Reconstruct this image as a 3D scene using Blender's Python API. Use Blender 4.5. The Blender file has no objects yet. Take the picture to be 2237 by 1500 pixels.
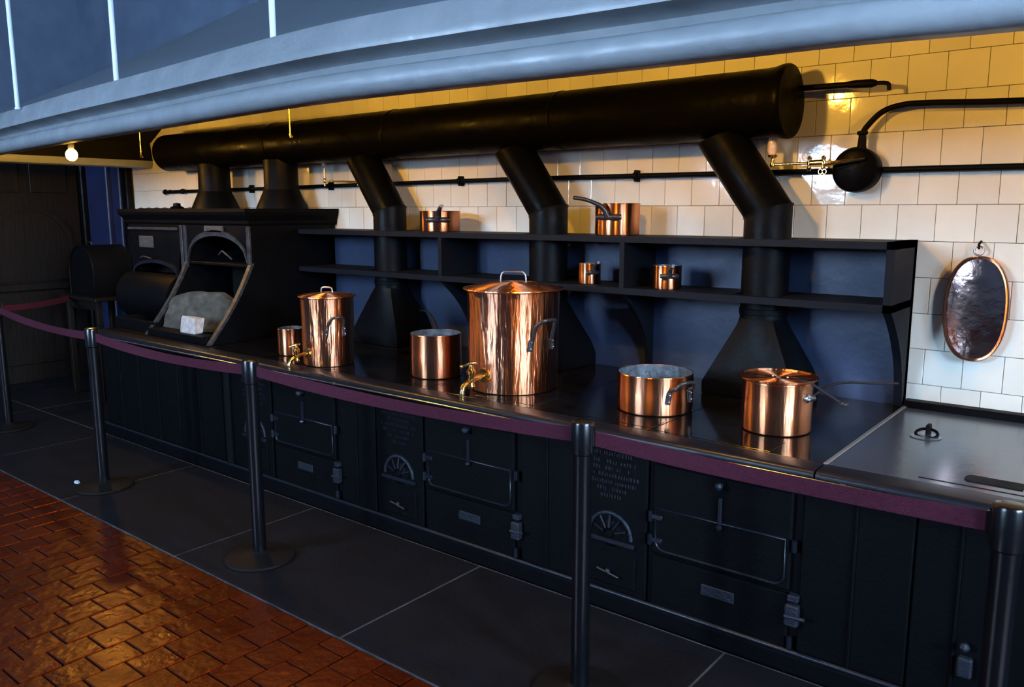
import bpy, bmesh, math, random
from mathutils import Vector, Matrix
random.seed(7)
PI = math.pi
sc = bpy.context.scene
C = sc.collection

# ------------------------------------------------------------------ camera, exposure, daylight
F_PX, YAW, PITCH, ROLL, CAM_H = 1788.3, .67623, .16093, .0008, 1.72
cam_d = bpy.data.cameras.new('camera')
cam = bpy.data.objects.new('camera', cam_d); C.objects.link(cam); sc.camera = cam
cam_d.sensor_fit = 'HORIZONTAL'; cam_d.sensor_width = 36.0
cam_d.lens = F_PX / 2237 * 36.0
cam_d.clip_start = .05; cam_d.clip_end = 60
fw = Vector((-math.sin(YAW)*math.cos(PITCH), math.cos(YAW)*math.cos(PITCH), -math.sin(PITCH)))
rt = Vector((math.cos(YAW), math.sin(YAW), 0)); dn = fw.cross(rt)
r2 = math.cos(ROLL)*rt + math.sin(ROLL)*dn; d2 = -math.sin(ROLL)*rt + math.cos(ROLL)*dn
m = Matrix((r2, -d2, -fw)).transposed().to_4x4(); m.translation = Vector((0, 0, CAM_H))
cam.matrix_world = m

sc.view_settings.view_transform = 'Standard'
sc.view_settings.look = 'None'
sc.view_settings.gamma = 1.0
sc.view_settings.use_curve_mapping = False
sc.view_settings.exposure = 0.0
sc.cycles.sample_clamp_indirect = 6.0
sc.cycles.max_bounces = 6
sc.cycles.diffuse_bounces = 3
sc.cycles.glossy_bounces = 4
sc.cycles.use_adaptive_sampling = True
sc.cycles.adaptive_threshold = .04
sc.cycles.caustics_reflective = True

world = bpy.data.worlds.new('world'); sc.world = world; world.use_nodes = True
world.node_tree.nodes['Background'].inputs[0].default_value = (.25, .42, .8, 1)
world.node_tree.nodes['Background'].inputs[1].default_value = .3

DAY = (.48, .70, 1.0)          # daylight colour of the window panes
DAY_STRENGTH = 158.0
WARM = (1.0, .50, .058)        # bulbs under the hood
BULB = 620.0                   # radiance of the visible bulb
BULB2 = 1500.0                 # radiance of the smaller bulbs behind the hood lip

# ------------------------------------------------------------------ materials
def new_mat(name):
    mt = bpy.data.materials.new(name); mt.use_nodes = True
    return mt, mt.node_tree, mt.node_tree.nodes['Principled BSDF']
def N(nt, typ, **kw):
    n = nt.nodes.new(typ)
    for k, v in kw.items(): setattr(n, k, v)
    return n
def mat(name, col, rough=.5, metal=0., spec=.5, col2=None, nscale=8., bump=0., bscale=30., rough2=None, rand=0.,
        stretch=(1, 1, 1), coat=0., bdist=.01):
    mt, nt, p = new_mat(name)
    p.inputs['Base Color'].default_value = (*col, 1)
    p.inputs['Roughness'].default_value = rough
    p.inputs['Metallic'].default_value = metal
    p.inputs['Specular IOR Level'].default_value = spec
    p.inputs['Coat Weight'].default_value = coat
    tc = N(nt, 'ShaderNodeNewGeometry')
    mp = N(nt, 'ShaderNodeMapping'); mp.inputs['Scale'].default_value = stretch
    nt.links.new(tc.outputs['Position'], mp.inputs['Vector'])
    src = None
    if col2 is not None or rough2 is not None:
        nz = N(nt, 'ShaderNodeTexNoise'); nz.inputs['Scale'].default_value = nscale; nz.inputs['Detail'].default_value = 6
        nt.links.new(mp.outputs[0], nz.inputs['Vector'])
        cr = N(nt, 'ShaderNodeMapRange'); cr.inputs['From Min'].default_value = .35; cr.inputs['From Max'].default_value = .65
        nt.links.new(nz.outputs['Fac'], cr.inputs['Value'])
        if col2 is not None:
            mx = N(nt, 'ShaderNodeMix', data_type='RGBA')
            mx.inputs['A'].default_value = (*col, 1); mx.inputs['B'].default_value = (*col2, 1)
            nt.links.new(cr.outputs[0], mx.inputs['Factor']); src = mx.outputs['Result']
        if rough2 is not None:
            rm = N(nt, 'ShaderNodeMapRange'); rm.inputs['To Min'].default_value = rough; rm.inputs['To Max'].default_value = rough2
            nt.links.new(cr.outputs[0], rm.inputs['Value']); nt.links.new(rm.outputs[0], p.inputs['Roughness'])
    if rand:
        oi = N(nt, 'ShaderNodeObjectInfo'); hs = N(nt, 'ShaderNodeHueSaturation')
        mr = N(nt, 'ShaderNodeMapRange'); mr.inputs['To Min'].default_value = 1 - rand; mr.inputs['To Max'].default_value = 1 + rand
        nt.links.new(oi.outputs['Random'], mr.inputs['Value']); nt.links.new(mr.outputs[0], hs.inputs['Value'])
        if src: nt.links.new(src, hs.inputs['Color'])
        else: hs.inputs['Color'].default_value = (*col, 1)
        src = hs.outputs['Color']
    if src: nt.links.new(src, p.inputs['Base Color'])
    if bump:
        nb = N(nt, 'ShaderNodeTexNoise'); nb.inputs['Scale'].default_value = bscale; nb.inputs['Detail'].default_value = 4
        nt.links.new(mp.outputs[0], nb.inputs['Vector'])
        bp = N(nt, 'ShaderNodeBump'); bp.inputs['Strength'].default_value = bump; bp.inputs['Distance'].default_value = bdist
        nt.links.new(nb.outputs['Fac'], bp.inputs['Height']); nt.links.new(bp.outputs[0], p.inputs['Normal'])
    return mt
def emit(name, col, s):
    mt, nt, p = new_mat(name)
    p.inputs['Base Color'].default_value = (0, 0, 0, 1)
    p.inputs['Emission Color'].default_value = (*col, 1); p.inputs['Emission Strength'].default_value = s
    return mt

M = {}
M['tile'] = mat('glazed_tile', (.64, .635, .56), .08, col2=(.58, .57, .49), nscale=3, bump=.25, bscale=9, bdist=.006, rand=.05)
M['grout'] = mat('dark_grout', (.10, .08, .05), .9)
M['redtile'] = mat('red_floor_tile', (.034, .0045, .0012), .27, spec=.5, col2=(.026, .0036, .001), nscale=7, bump=.5, bscale=22, rough2=.40, rand=.25)
M['redtile'].node_tree.nodes['Principled BSDF'].inputs['Specular Tint'].default_value = (1, .20, .05, 1)
M['mortar'] = mat('pale_mortar', (.008, .006, .006), .95, spec=.1, col2=(.004, .003, .003), nscale=5)
M['joint'] = mat('pale_joint', (.045, .052, .066), .9, col2=(.012, .014, .018), nscale=9)
M['slate'] = mat('slate', (.0042, .0052, .0078), .75, spec=.10, col2=(.003, .0037, .0056), nscale=6, bump=.3, bscale=40, rough2=.7)
M['plaster'] = mat('hood_plaster', (.195, .215, .235), .36, spec=.6, col2=(.15, .17, .19), nscale=5, bump=.5, bscale=14, rough2=.55)
M['canopy'] = mat('canopy_shaded_plaster', (.10, .122, .147), .6, spec=.3, col2=(.10, .125, .16), nscale=3, bump=.3, bscale=10)  # hood plaster darkened; weaker light on the slope is painted into the colour
M['soot'] = mat('sooty_plaster', (.006, .0055, .005), .9, spec=.1, col2=(.004, .004, .004), nscale=4, bump=.3, bscale=20)
M['wallpaint'] = mat('blue_grey_paint', (.07, .095, .14), .7, spec=.2, col2=(.055, .075, .115), nscale=4, bump=.2, bscale=18)
M['ceilpaint'] = mat('ceiling_paint', (.09, .10, .13), .8, bump=.1)
M['bluepaint'] = mat('blue_pillar_paint', (.010, .016, .055), .45, spec=.3, col2=(.008, .012, .04), nscale=6, bump=.2)
M['iron'] = mat('black_iron', (.0013, .0014, .0021), .50, spec=.08, col2=(.0009, .001, .0015), nscale=14, bump=.14, bscale=60, rough2=.62)
M['ironsheet'] = mat('black_sheet_iron', (.0016, .0018, .0025), .38, spec=.09, col2=(.001, .0011, .0015), nscale=6, bump=.2, bscale=30, rough2=.56)
M['hw'] = mat('dull_iron_hardware', (.013, .016, .024), .5, metal=.3, spec=.3, bump=.4, bscale=90)
M['edge'] = mat('worn_iron_edge', (.07, .075, .085), .42, metal=.6, col2=(.03, .032, .036), nscale=30, bump=.3, bscale=50)
M['ductm'] = mat('sooty_duct_iron', (.0022, .0021, .0021), .26, spec=.035, col2=(.0014, .0013, .0013), nscale=6, bump=.2, bscale=30, rough2=.5)
M['basem'] = mat('black_post_base', (.003, .0033, .0042), .6, spec=.12)
M['hob'] = mat('polished_black_hob', (.0022, .0024, .0032), .09, spec=.4, col2=(.006, .006, .007), nscale=11, bump=.14, bscale=14, rough2=.15, bdist=.003)
M['lip'] = mat('hob_lip', (.005, .0065, .011), .35, spec=.3, bump=.1, bscale=30)
M['hobr'] = mat('cover_plate_wall_sheen', (.034, .043, .060), .22, spec=1.0, bump=.06, bscale=20)  # bluish base lifted above the hob's; the wall's reflection is painted in
M['seam'] = mat('seam_highlight', (.13, .14, .15), .5, metal=.3, bump=.3)  # pale colour paints in the highlight along the plate gap
M['shelf'] = mat('shelf_paint', (.0035, .0043, .007), .6, spec=.12, col2=(.0026, .0032, .0052), nscale=9, bump=.2, bscale=30)
M['backpanel'] = mat('back_panel_paint', (.018, .029, .066), .40, spec=.35, col2=(.017, .027, .056), nscale=5, bump=.25, bscale=20, rough2=.55)
def copper(name, rough, aniso, bump, bscale, col=(.90, .36, .165), col2=(.62, .27, .15)):
    mt = mat(name, col, rough, metal=1, col2=col2, nscale=5, bump=bump, bscale=bscale, rough2=rough*1.15, stretch=(1, 1, .12), bdist=.010)
    nt = mt.node_tree; p = nt.nodes['Principled BSDF']
    tg = nt.nodes.new('ShaderNodeTangent'); tg.direction_type = 'RADIAL'; tg.axis = 'Z'
    p.inputs['Anisotropic'].default_value = aniso; p.inputs['Anisotropic Rotation'].default_value = 0.25
    nt.links.new(tg.outputs[0], p.inputs['Tangent'])
    return mt
M['copper'] = copper('polished_copper', .31, 1.0, .4, 15)
M['copperh'] = copper('hammered_copper', .31, 1.0, .95, 24, col2=(.60, .30, .19))
M['coppertray'] = mat('tray_copper', (.42, .29, .25), .14, metal=1, col2=(.30, .21, .19), nscale=12, bump=.30, bscale=17, rough2=.22, bdist=.012)
M['tin'] = mat('tin_lining', (.10, .125, .15), .5, metal=.3, col2=(.045, .058, .07), nscale=40, bump=.3, bscale=60)
M['brass'] = mat('brass', (.85, .55, .18), .16, metal=1, bump=.2, bscale=60)
M['steel'] = mat('steel', (.42, .45, .50), .28, metal=1, bump=.2, bscale=60)
M['railm'] = mat('polished_steel_rail', (.62, .60, .56), .22, metal=1)
M['handle'] = mat('dark_iron_handle', (.035, .037, .045), .30, metal=.5, bump=.3, bscale=50)
M['rivet'] = mat('rivet_copper', (.8, .6, .45), .3, metal=1)
M['belt'] = mat('burgundy_webbing', (.052, .0085, .019), .8, spec=.15, col2=(.044, .0065, .015), nscale=60, bump=.4, bscale=250)
M['postm'] = mat('black_post', (.002, .0023, .0032), .25, spec=.4)
M['wood'] = mat('dark_oak', (.0065, .0043, .003), .55, spec=.15, col2=(.0035, .0026, .002), nscale=5, stretch=(1, 1, .15), bump=.3, bscale=30)
M['firebrick'] = mat('firebrick', (.40, .38, .37), .9, col2=(.28, .26, .24), nscale=30, bump=.8, bscale=60)
M['ash'] = mat('ash_stone', (.06, .06, .052), .95, col2=(.02, .022, .016), nscale=14, bump=1., bscale=30)
M['rodm'] = mat('white_painted_rod', (.50, .56, .62), .5)
M['shade'] = mat('glass_shade', (.7, .55, .45), .15, spec=.6)
M['plate'] = mat('maker_plate', (.07, .075, .085), .45, metal=.4, col2=(.03, .03, .035), nscale=70, bump=.8, bscale=160)
M['paper'] = mat('paper_scrap', (.35, .42, .55), .8)
M['pane'] = emit('daylit_pane', DAY, DAY_STRENGTH)
M['bulb'] = emit('lit_bulb', WARM, BULB)
M['bulb2'] = emit('lit_bulb_behind_lip', WARM, BULB2)

# ------------------------------------------------------------------ mesh builder
def V(*a): return Vector(a)
class MB:
    def __init__(s): s.v = []; s.f = []
    def add(s, vs, fs):
        b = len(s.v); s.v += [Vector(q) for q in vs]; s.f += [tuple(b+i for i in f) for f in fs]; return s
    def box(s, x0, x1, y0, y1, z0, z1, c=0.):
        if c <= 0:
            vs = [(x, y, z) for z in (z0, z1) for y in (y0, y1) for x in (x0, x1)]
            return s.add(vs, [(0, 2, 3, 1), (4, 5, 7, 6), (0, 1, 5, 4), (2, 6, 7, 3), (0, 4, 6, 2), (1, 3, 7, 5)])
        c = min(c, abs(x1-x0)*.45, abs(y1-y0)*.45, abs(z1-z0)*.45)
        X = (x0, x1); Y = (y0, y1); Z = (z0, z1); vs = []; idx = {}
        for i in (0, 1):
            for j in (0, 1):
                for k in (0, 1):
                    sx = c if i == 0 else -c; sy = c if j == 0 else -c; sz = c if k == 0 else -c
                    for a in range(3):
                        p = [X[i]+sx, Y[j]+sy, Z[k]+sz]; p[a] = (X[i], Y[j], Z[k])[a]
                        idx[(i, j, k, a)] = len(vs); vs.append(tuple(p))
        fs = []
        for i in (0, 1):
            q = [idx[(i, 0, 0, 0)], idx[(i, 1, 0, 0)], idx[(i, 1, 1, 0)], idx[(i, 0, 1, 0)]]; fs.append(q if i else q[::-1])
            q = [idx[(0, i, 0, 1)], idx[(0, i, 1, 1)], idx[(1, i, 1, 1)], idx[(1, i, 0, 1)]]; fs.append(q if i else q[::-1])
            q = [idx[(0, 0, i, 2)], idx[(1, 0, i, 2)], idx[(1, 1, i, 2)], idx[(0, 1, i, 2)]]; fs.append(q if i else q[::-1])
        for i in (0, 1):
            for j in (0, 1):
                a, b = (0, 1), None
                q = [idx[(i, j, 0, 0)], idx[(i, j, 1, 0)], idx[(i, j, 1, 1)], idx[(i, j, 0, 1)]]; fs.append(q)
                q = [idx[(i, 0, j, 0)], idx[(i, 1, j, 0)], idx[(i, 1, j, 2)], idx[(i, 0, j, 2)]]; fs.append(q)
                q = [idx[(0, i, j, 1)], idx[(1, i, j, 1)], idx[(1, i, j, 2)], idx[(0, i, j, 2)]]; fs.append(q)
                for k in (0, 1): fs.append([idx[(i, j, k, 0)], idx[(i, j, k, 1)], idx[(i, j, k, 2)]])
        return s.add(vs, fs)
    def tube(s, pts, r, n=10, cap=True, flat=1.0, up=None, closed=False):
        P = [Vector(p) for p in pts]; L = len(P)
        R = r if isinstance(r, (list, tuple)) else [r]*L
        b = len(s.v); prev = None
        for i, p in enumerate(P):
            if closed: t = P[(i+1) % L]-P[(i-1) % L]
            else: t = P[min(i+1, L-1)]-P[max(i-1, 0)]
            t.normalize()
            if prev is None:
                u = Vector(up) if up else (Vector((0, 0, 1)) if abs(t.z) < .9 else Vector((1, 0, 0)))
            else: u = prev
            u = (u - t*u.dot(t)).normalized(); w = t.cross(u); prev = u
            for k in range(n):
                a = 2*PI*k/n; s.v.append(p + (u*math.cos(a)*flat + w*math.sin(a))*R[i])
        for i in range(L if closed else L-1):
            for k in range(n):
                i2 = (i+1) % L; s.f.append((b+i*n+k, b+i*n+(k+1) % n, b+i2*n+(k+1) % n, b+i2*n+k))
        if cap and not closed:
            s.f.append(tuple(b+k for k in range(n))[::-1]); s.f.append(tuple(b+(L-1)*n+k for k in range(n)))
        return s
    def lathe(s, prof, c, n=48, axis='z', close=False, cap=True):
        b = len(s.v); c = Vector(c)
        for r, h in prof:
            for k in range(n):
                a = 2*PI*k/n; x, y = r*math.cos(a), r*math.sin(a)
                s.v.append(c + (Vector((x, y, h)) if axis == 'z' else Vector((h, x, y)) if axis == 'x' else Vector((x, h, y))))
        L = len(prof)
        for i in range(L if close else L-1):
            for k in range(n):
                j = (i+1) % L; s.f.append((b+i*n+k, b+i*n+(k+1) % n, b+j*n+(k+1) % n, b+j*n+k))
        if not close and cap:
            if prof[0][0] > 1e-5: s.f.append(tuple(b+k for k in range(n))[::-1])
            if prof[-1][0] > 1e-5: s.f.append(tuple(b+(L-1)*n+k for k in range(n)))
        return s
    def prism(s, poly, axis, lo, hi):
        """poly: list of 2-D points in the plane perpendicular to axis; (y,z) for x, (x,z) for y, (x,y) for z"""
        n = len(poly); b = len(s.v)
        for t in (lo, hi):
            for (p, q) in poly:
                s.v.append(Vector((t, p, q)) if axis == 'x' else Vector((p, t, q)) if axis == 'y' else Vector((p, q, t)))
        s.f.append(tuple(b+i for i in range(n))); s.f.append(tuple(b+n+i for i in range(n))[::-1])
        for i in range(n): s.f.append((b+i, b+(i+1) % n, b+n+(i+1) % n, b+n+i))
        return s
    def sphere(s, c, r, n=14, m=9, sx=1, sy=1, sz=1):
        c = Vector(c); b = len(s.v)
        for i in range(m+1):
            t = PI*i/m
            for k in range(n):
                a = 2*PI*k/n; s.v.append(c+Vector((r*sx*math.sin(t)*math.cos(a), r*sy*math.sin(t)*math.sin(a), r*sz*math.cos(t))))
        for i in range(m):
            for k in range(n): s.f.append((b+i*n+k, b+i*n+(k+1) % n, b+(i+1)*n+(k+1) % n, b+(i+1)*n+k))
        return s
ORG = {}
def obj(name, mb, mt, parent=None, smooth=None, origin=None):
    if parent is not None: o0 = ORG[parent.name]
    else:
        o0 = Vector(origin) if origin else Vector((sum(v.x for v in mb.v)/len(mb.v), sum(v.y for v in mb.v)/len(mb.v), min(v.z for v in mb.v)))
    me = bpy.data.meshes.new(name)
    me.from_pydata([tuple(v-o0) for v in mb.v], [], mb.f)
    bm = bmesh.new(); bm.from_mesh(me)
    bmesh.ops.remove_doubles(bm, verts=bm.verts, dist=1e-5)
    bmesh.ops.recalc_face_normals(bm, faces=bm.faces)
    bm.to_mesh(me); bm.free()
    me.materials.append(M[mt] if isinstance(mt, str) else mt)
    if smooth:
        for p in me.polygons: p.use_smooth = True
        me.set_sharp_from_angle(angle=math.radians(smooth))
    o = bpy.data.objects.new(name, me); C.objects.link(o)
    if parent is not None: o.parent = parent
    else: o.location = o0
    ORG[o.name] = o0
    return o
def tag(o, label=None, cat=None, group=None, kind=None):
    if label: o['label'] = label
    if cat: o['category'] = cat
    if group: o['group'] = group
    if kind: o['kind'] = kind
    return o
def thing(name, label, cat, loc, group=None):
    o = bpy.data.objects.new(name, None); C.objects.link(o); o.location = loc; o.empty_display_size = .05
    ORG[o.name] = Vector(loc); return tag(o, label, cat, group)
def B(x0, x1, y0, y1, z0, z1, c=0.): return MB().box(x0, x1, y0, y1, z0, z1, c)
def arc(c, r, a0, a1, n, plane='xz', y=0):
    out = []
    for i in range(n+1):
        a = math.radians(a0+(a1-a0)*i/n); out.append((c[0]+r*math.cos(a), c[1]+r*math.sin(a)))
    return out
def bez(pts, n=16):
    P = [Vector(p) for p in pts]; out = []          # Catmull-Rom through the points
    P = [P[0]*2-P[1]] + P + [P[-1]*2-P[-2]]
    for i in range(1, len(P)-2):
        for k in range(n):
            t = k/n; a, b, c, d = P[i-1], P[i], P[i+1], P[i+2]
            out.append(.5*((2*b)+(c-a)*t+(2*a-5*b+4*c-d)*t*t+(3*b-a-3*c+d)*t**3))
    out.append(P[-2]); return out

WY = 4.1            # tile face of the back wall
XL, XR, YF, ZC = -9.0, 5.0, -5.0, 4.3

# ------------------------------------------------------------------ the room
floor = obj('floor', B(XL-.2, XR+.2, YF-.2, WY+.2, -.2, -.012), 'mortar', origin=(0, 0, 0)); tag(floor, kind='structure')
wb = obj('wall_back', B(XL-.2, XR+.2, WY+.008, WY+.25, -.01, ZC), 'grout', origin=(0, WY, 0)); tag(wb, kind='structure')
tag(obj('wall_left', B(XL-.2, XL, YF-.2, WY+.25, -.01, ZC), 'wallpaint'), kind='structure')
tag(obj('wall_front', B(XL-.2, XR+.2, YF-.2, YF, -.01, ZC), 'wallpaint'), kind='structure')
tag(obj('wall_right', B(XR, XR+.2, YF-.2, WY+.25, -.01, ZC), 'wallpaint'), kind='structure')
tag(obj('ceiling', B(XL-.2, XR+.2, YF-.2, WY+.25, ZC, ZC+.15), 'ceilpaint'), kind='structure')
obj('plaster_panel', MB().prism([(XL, 2.30), (-8.1, 2.30), (-7.9, 2.36), (-5.95, 3.31), (2.6, 3.31), (2.6, 2.4), (XR, 2.4), (XR, ZC), (XL, ZC)], 'y', WY-.008, WY+.012), 'wallpaint', parent=wb)

# windows behind the camera (the light of the room and the streaks on the copper)
def window(k, axis, c, w, z0, z1):
    t = thing('window_%d' % k, None, None, (c, YF+.03, z0) if axis == 'y' else (XR-.03, c, z0)); tag(t, kind='structure')
    fr = MB(); pans = []
    nx, nz = 3, 4; bw = .035
    def bx(a0, a1, q0, q1, d0, d1): return (a0, a1, YF+d0, YF+d1, q0, q1) if axis == 'y' else (XR-d1, XR-d0, a0, a1, q0, q1)
    fr.box(*bx(c-w/2-.07, c-w/2, z0-.07, z1+.07, 0, .08)); fr.box(*bx(c+w/2, c+w/2+.07, z0-.07, z1+.07, 0, .08))
    fr.box(*bx(c-w/2, c+w/2, z0-.07, z0, 0, .08)); fr.box(*bx(c-w/2, c+w/2, z1, z1+.07, 0, .08))
    obj('window_frame', fr, 'wood', t)
    mu = MB()
    for i in range(1, nx): mu.box(*bx(c-w/2+w*i/nx-bw/2, c-w/2+w*i/nx+bw/2, z0, z1, .0, .05))
    for j in range(1, nz): mu.box(*bx(c-w/2, c+w/2, z0+(z1-z0)*j/nz-bw/2, z0+(z1-z0)*j/nz+bw/2, .0, .045))
    obj('glazing_bar', mu, 'wood', t)
    for i in range(nx):
        for j in range(nz):
            obj('pane', MB().box(*bx(c-w/2+w*i/nx, c-w/2+w*(i+1)/nx, z0+(z1-z0)*j/nz, z0+(z1-z0)*(j+1)/nz, .005, .015)), 'pane', t)
for k, cx in enumerate((-5.7, -4.35)): window(k+1, 'y', cx, .62, 2.15, 4.15)
window(3, 'x', -1.3, 1.0, 2.15, 4.15); window(4, 'x', .75, 1.0, 2.15, 4.15)

# ------------------------------------------------------------------ wall tiles
TW, TH = .1605, .1648
rows = []
z = 1.58 - 5*TH
cells = []
r = 0
while z < 3.38:
    off = (-.845 if r % 2 == 1 else -.925)
    k0 = int((-8.12-off)/TW)-1
    for k in range(k0, int((XR-off)/TW)+1):
        x0 = off+k*TW; x1 = x0+TW
        if x1 < -8.1+.02 or x0 > XR-.02: continue
        x0 = max(x0, -8.1); x1 = min(x1, XR)
        if z+TH < 1.60 and x1 > -6.6 and x1 < -.895: continue
        cells.append((x0, x1, z))
    z += TH; r += 1
def vis(c):
    xm = (c[0]+c[1])/2; zm = c[2]+TH/2
    if xm > -.36: return False
    # hood lip hides everything above this height on the wall
    return zm < 1.72+.40/2.1*4.1*1.02+.12*(xm < -6) and c[1]-c[0] > .1
ind = sorted([c for c in cells if vis(c)], key=lambda c: (c[0]+.08)**2+(c[2]-1.7)**2)[:297]
inds = set(ind)
tile_me = bpy.data.meshes.new('wall_tile')
tm = MB().box(-(TW-.0022)/2, (TW-.0022)/2, -.003, .008, -(TH-.0022)/2, (TH-.0022)/2, .0016)
tile_me.from_pydata([tuple(v) for v in tm.v], [], tm.f); tile_me.materials.append(M['tile'])
bm = bmesh.new(); bm.from_mesh(tile_me); bmesh.ops.recalc_face_normals(bm, faces=bm.faces); bm.to_mesh(tile_me); bm.free()
for c in ind:
    full = abs((c[1]-c[0])-TW) < 1e-4
    o = bpy.data.objects.new('wall_tile', tile_me); C.objects.link(o); o.parent = wb
    o.location = ((c[0]+c[1])/2, 0, c[2]+TH/2)
    if not full: o.scale.x = (c[1]-c[0])/TW
    o.rotation_euler = (random.uniform(-.006, .006), random.uniform(-.002, .002), random.uniform(-.006, .006))
rest = MB()
for c in cells:
    if c in inds: continue
    d = random.uniform(-.0008, .0008)
    rest.box(c[0]+.0011, c[1]-.0011, WY-.003+d, WY+.009, c[2]+.0011, c[2]+TH-.0011, .0012 if c[2] < 3 else 0)
tag(obj('wall_tiles', rest, 'tile', wb), kind='stuff')

# ------------------------------------------------------------------ floor: slate slabs and red tiles
obj('mortar_bed', B(XL, XR, 1.979, 2.864, -.012, -.0025), 'joint', floor); obj('mortar_bed', B(XL, -6.37, 2.864, 4.09, -.012, -.0025), 'joint', floor)
def slab(x0, x1, y0, y1):
    obj('stone_slab', B(x0+.004, x1-.004, y0+.004, y1-.004, -.05, random.uniform(-.001, .001), .004), 'slate', floor)
xs = [-9.0, -7.64, -6.36, -5.08, -3.78, -2.495, -1.218, .06, 1.34, 2.62, 3.9, 5.0]
for a, b in zip(xs, xs[1:]): slab(a, b, 1.98, 2.86)
for a, b in zip(xs[:2]+[-6.36], [-7.64, -6.36]): slab(a, b, 2.86, 4.09)
PT = .1585
near = []; far = []
k = 0
for k in range(-36, 53):
    x0 = -3.32+k*PT
    if x0 < XL or x0+PT > XR: continue
    y1 = 1.976; off = PT*.5 if k % 2 else 0
    y = y1
    first = True
    while y > YF+.02:
        h = PT-.001 if not (first and off) else off
        first = False
        cell = (x0, x0+PT, max(YF, y-h), y); y -= h
        xm = x0+PT/2; ym = (cell[2]+cell[3])/2
        # seen by the camera?
        v = Vector((xm, ym, -CAM_H)); dz = v.dot(fw)
        inview = dz > 0 and abs(v.dot(rt)/dz) < .66 and abs(v.dot(dn)/dz) < .45
        (near if inview else far).append(cell)
near.sort(key=lambda c: c[0]**2+c[2]**2)
far += near[297:]; near = near[:297]
def tilebox(mb, c, ch):
    z = random.uniform(-.0022, .0012); j = .0030
    mb.box(c[0]+j, c[1]-j, c[2]+j, c[3]-j, -.03, z, ch)
    if ch:
        tx, ty = random.uniform(-.012, .012), random.uniform(-.012, .012); cx, cy = (c[0]+c[1])/2, (c[2]+c[3])/2
        for v in mb.v: v.z += (v.x-cx)*tx+(v.y-cy)*ty
for c in near:
    mb = MB(); tilebox(mb, c, .0035); obj('floor_tile', mb, 'redtile', floor)
mb = MB()
for c in far: tilebox(mb, c, 0)
tag(obj('floor_tiles', mb, 'redtile', floor), kind='stuff')

# ------------------------------------------------------------------ the far left corner: panelled door, blue pillar
d = thing('door_1', None, None, (XL+.03, 3.2, 0)); tag(d, kind='structure')
obj('door_leaf', B(XL, XL+.05, 1.9, 3.93, 0, 2.5, .004), 'wood', d)
for y0, y1 in ((2.02, 2.86), (3.0, 3.84)):
    cy = (y0+y1)/2; rr = (y1-y0)/2
    poly = [(y0, 1.02), (y1, 1.02)]+arc((cy, 1.35), rr, 0, 180, 20)
    inn = [(cy+(p-cy)*.88, 1.16+(q-1.16)*.93) for p, q in poly]
    ring = MB(); n = len(poly)
    for t in (XL+.05, XL+.075):
        ring.v += [Vector((t, p, q)) for p, q in poly]+[Vector((t, p, q)) for p, q in inn]
    for i in range(n):
        j = (i+1) % n
        ring.f += [(2*n+i, 2*n+j, 3*n+j, 3*n+i), (i, j, 2*n+j, 2*n+i), (n+i, n+j, 3*n+j, 3*n+i)]
    obj('arched_moulding', ring, 'wood', d)
    obj('lower_panel', B(XL+.05, XL+.065, y0+.06, y1-.06, .18, .92, .006), 'wood', d)
    obj('upper_panel', B(XL+.05, XL+.062, y0+.02, cy-.05, 1.9, 2.4, .005), 'wood', d)
    obj('upper_panel', B(XL+.05, XL+.062, cy+.05, y1-.02, 1.9, 2.4, .005), 'wood', d)
obj('middle_rail', B(XL+.05, XL+.085, 1.92, 3.92, .93, 1.0, .005), 'wood', d)
tag(obj('trim_1', B(XL, XL+.12, 3.94, 4.09, 0, 2.6, .01), 'ironsheet'), kind='structure')
p = MB(); p.box(-8.86, -8.42, 3.98, 4.09, 0, 2.35, .01); p.box(-8.40, -8.24, 4.02, 4.09, 0, 2.35, .01)
tag(obj('trim_2', p, 'bluepaint'), kind='structure')
tag(obj('trim_3', B(-8.22, -8.11, 4.03, 4.09, 0, 2.35, .01), 'ironsheet'), kind='structure')

# ------------------------------------------------------------------ the hood
ctrl = [(2.6, 2.42), (1.2, 2.30), (.4, 2.22), (-.303, 2.165), (-.68, 2.10), (-1.23, 2.075), (-1.85, 2.025), (-2.65, 1.99), (-4.04, 2.105), (-5.2, 2.20), (-6.46, 2.33), (-7.82, 2.48)]
plan = [(q.x, q.y) for q in bez([(a, b, 0) for a, b in ctrl], 5)]
plan_full = plan+[(-7.82, 3.0), (-7.82, 3.5), (-7.82, WY)]
def inset(poly, d):
    out = []; n = len(poly)
    for i in range(n):
        p = Vector(poly[i]); a = Vector(poly[max(i-1, 0)]); b = Vector(poly[min(i+1, n-1)])
        ns = []
        if i > 0: t = (p-a).normalized(); ns.append(Vector((-t.y, t.x)))
        if i < n-1: t = (b-p).normalized(); ns.append(Vector((-t.y, t.x)))
        # path runs right -> left then back to the wall; inward = towards the wall / to the right
        ns = [-q for q in ns]
        nn = sum(ns, Vector((0, 0))).normalized(); k = 1/max(.35, nn.dot(ns[0]))
        q = p+nn*d*k
        if i == n-1: q.y = p.y
        out.append((q.x, q.y))
    return out
def sweep(prof, closed=False):
    mb = MB(); n = len(plan_full)
    for d_, z_ in prof:
        mb.v += [Vector((x, y, z_)) for x, y in inset(plan_full, d_)]
    L = len(prof)
    for i in range(L if closed else L-1):
        j = (i+1) % L
        for k in range(n-1): mb.f.append((i*n+k, i*n+k+1, j*n+k+1, j*n+k))
    if closed:
        mb.f.append(tuple(i*n for i in range(L))); mb.f.append(tuple(i*n+n-1 for i in range(L)))
    return mb
hood = thing('range_hood', 'pale blue plastered canopy hood hanging over the whole range', 'hood', (-3, 2.2, 2.12))
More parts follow.
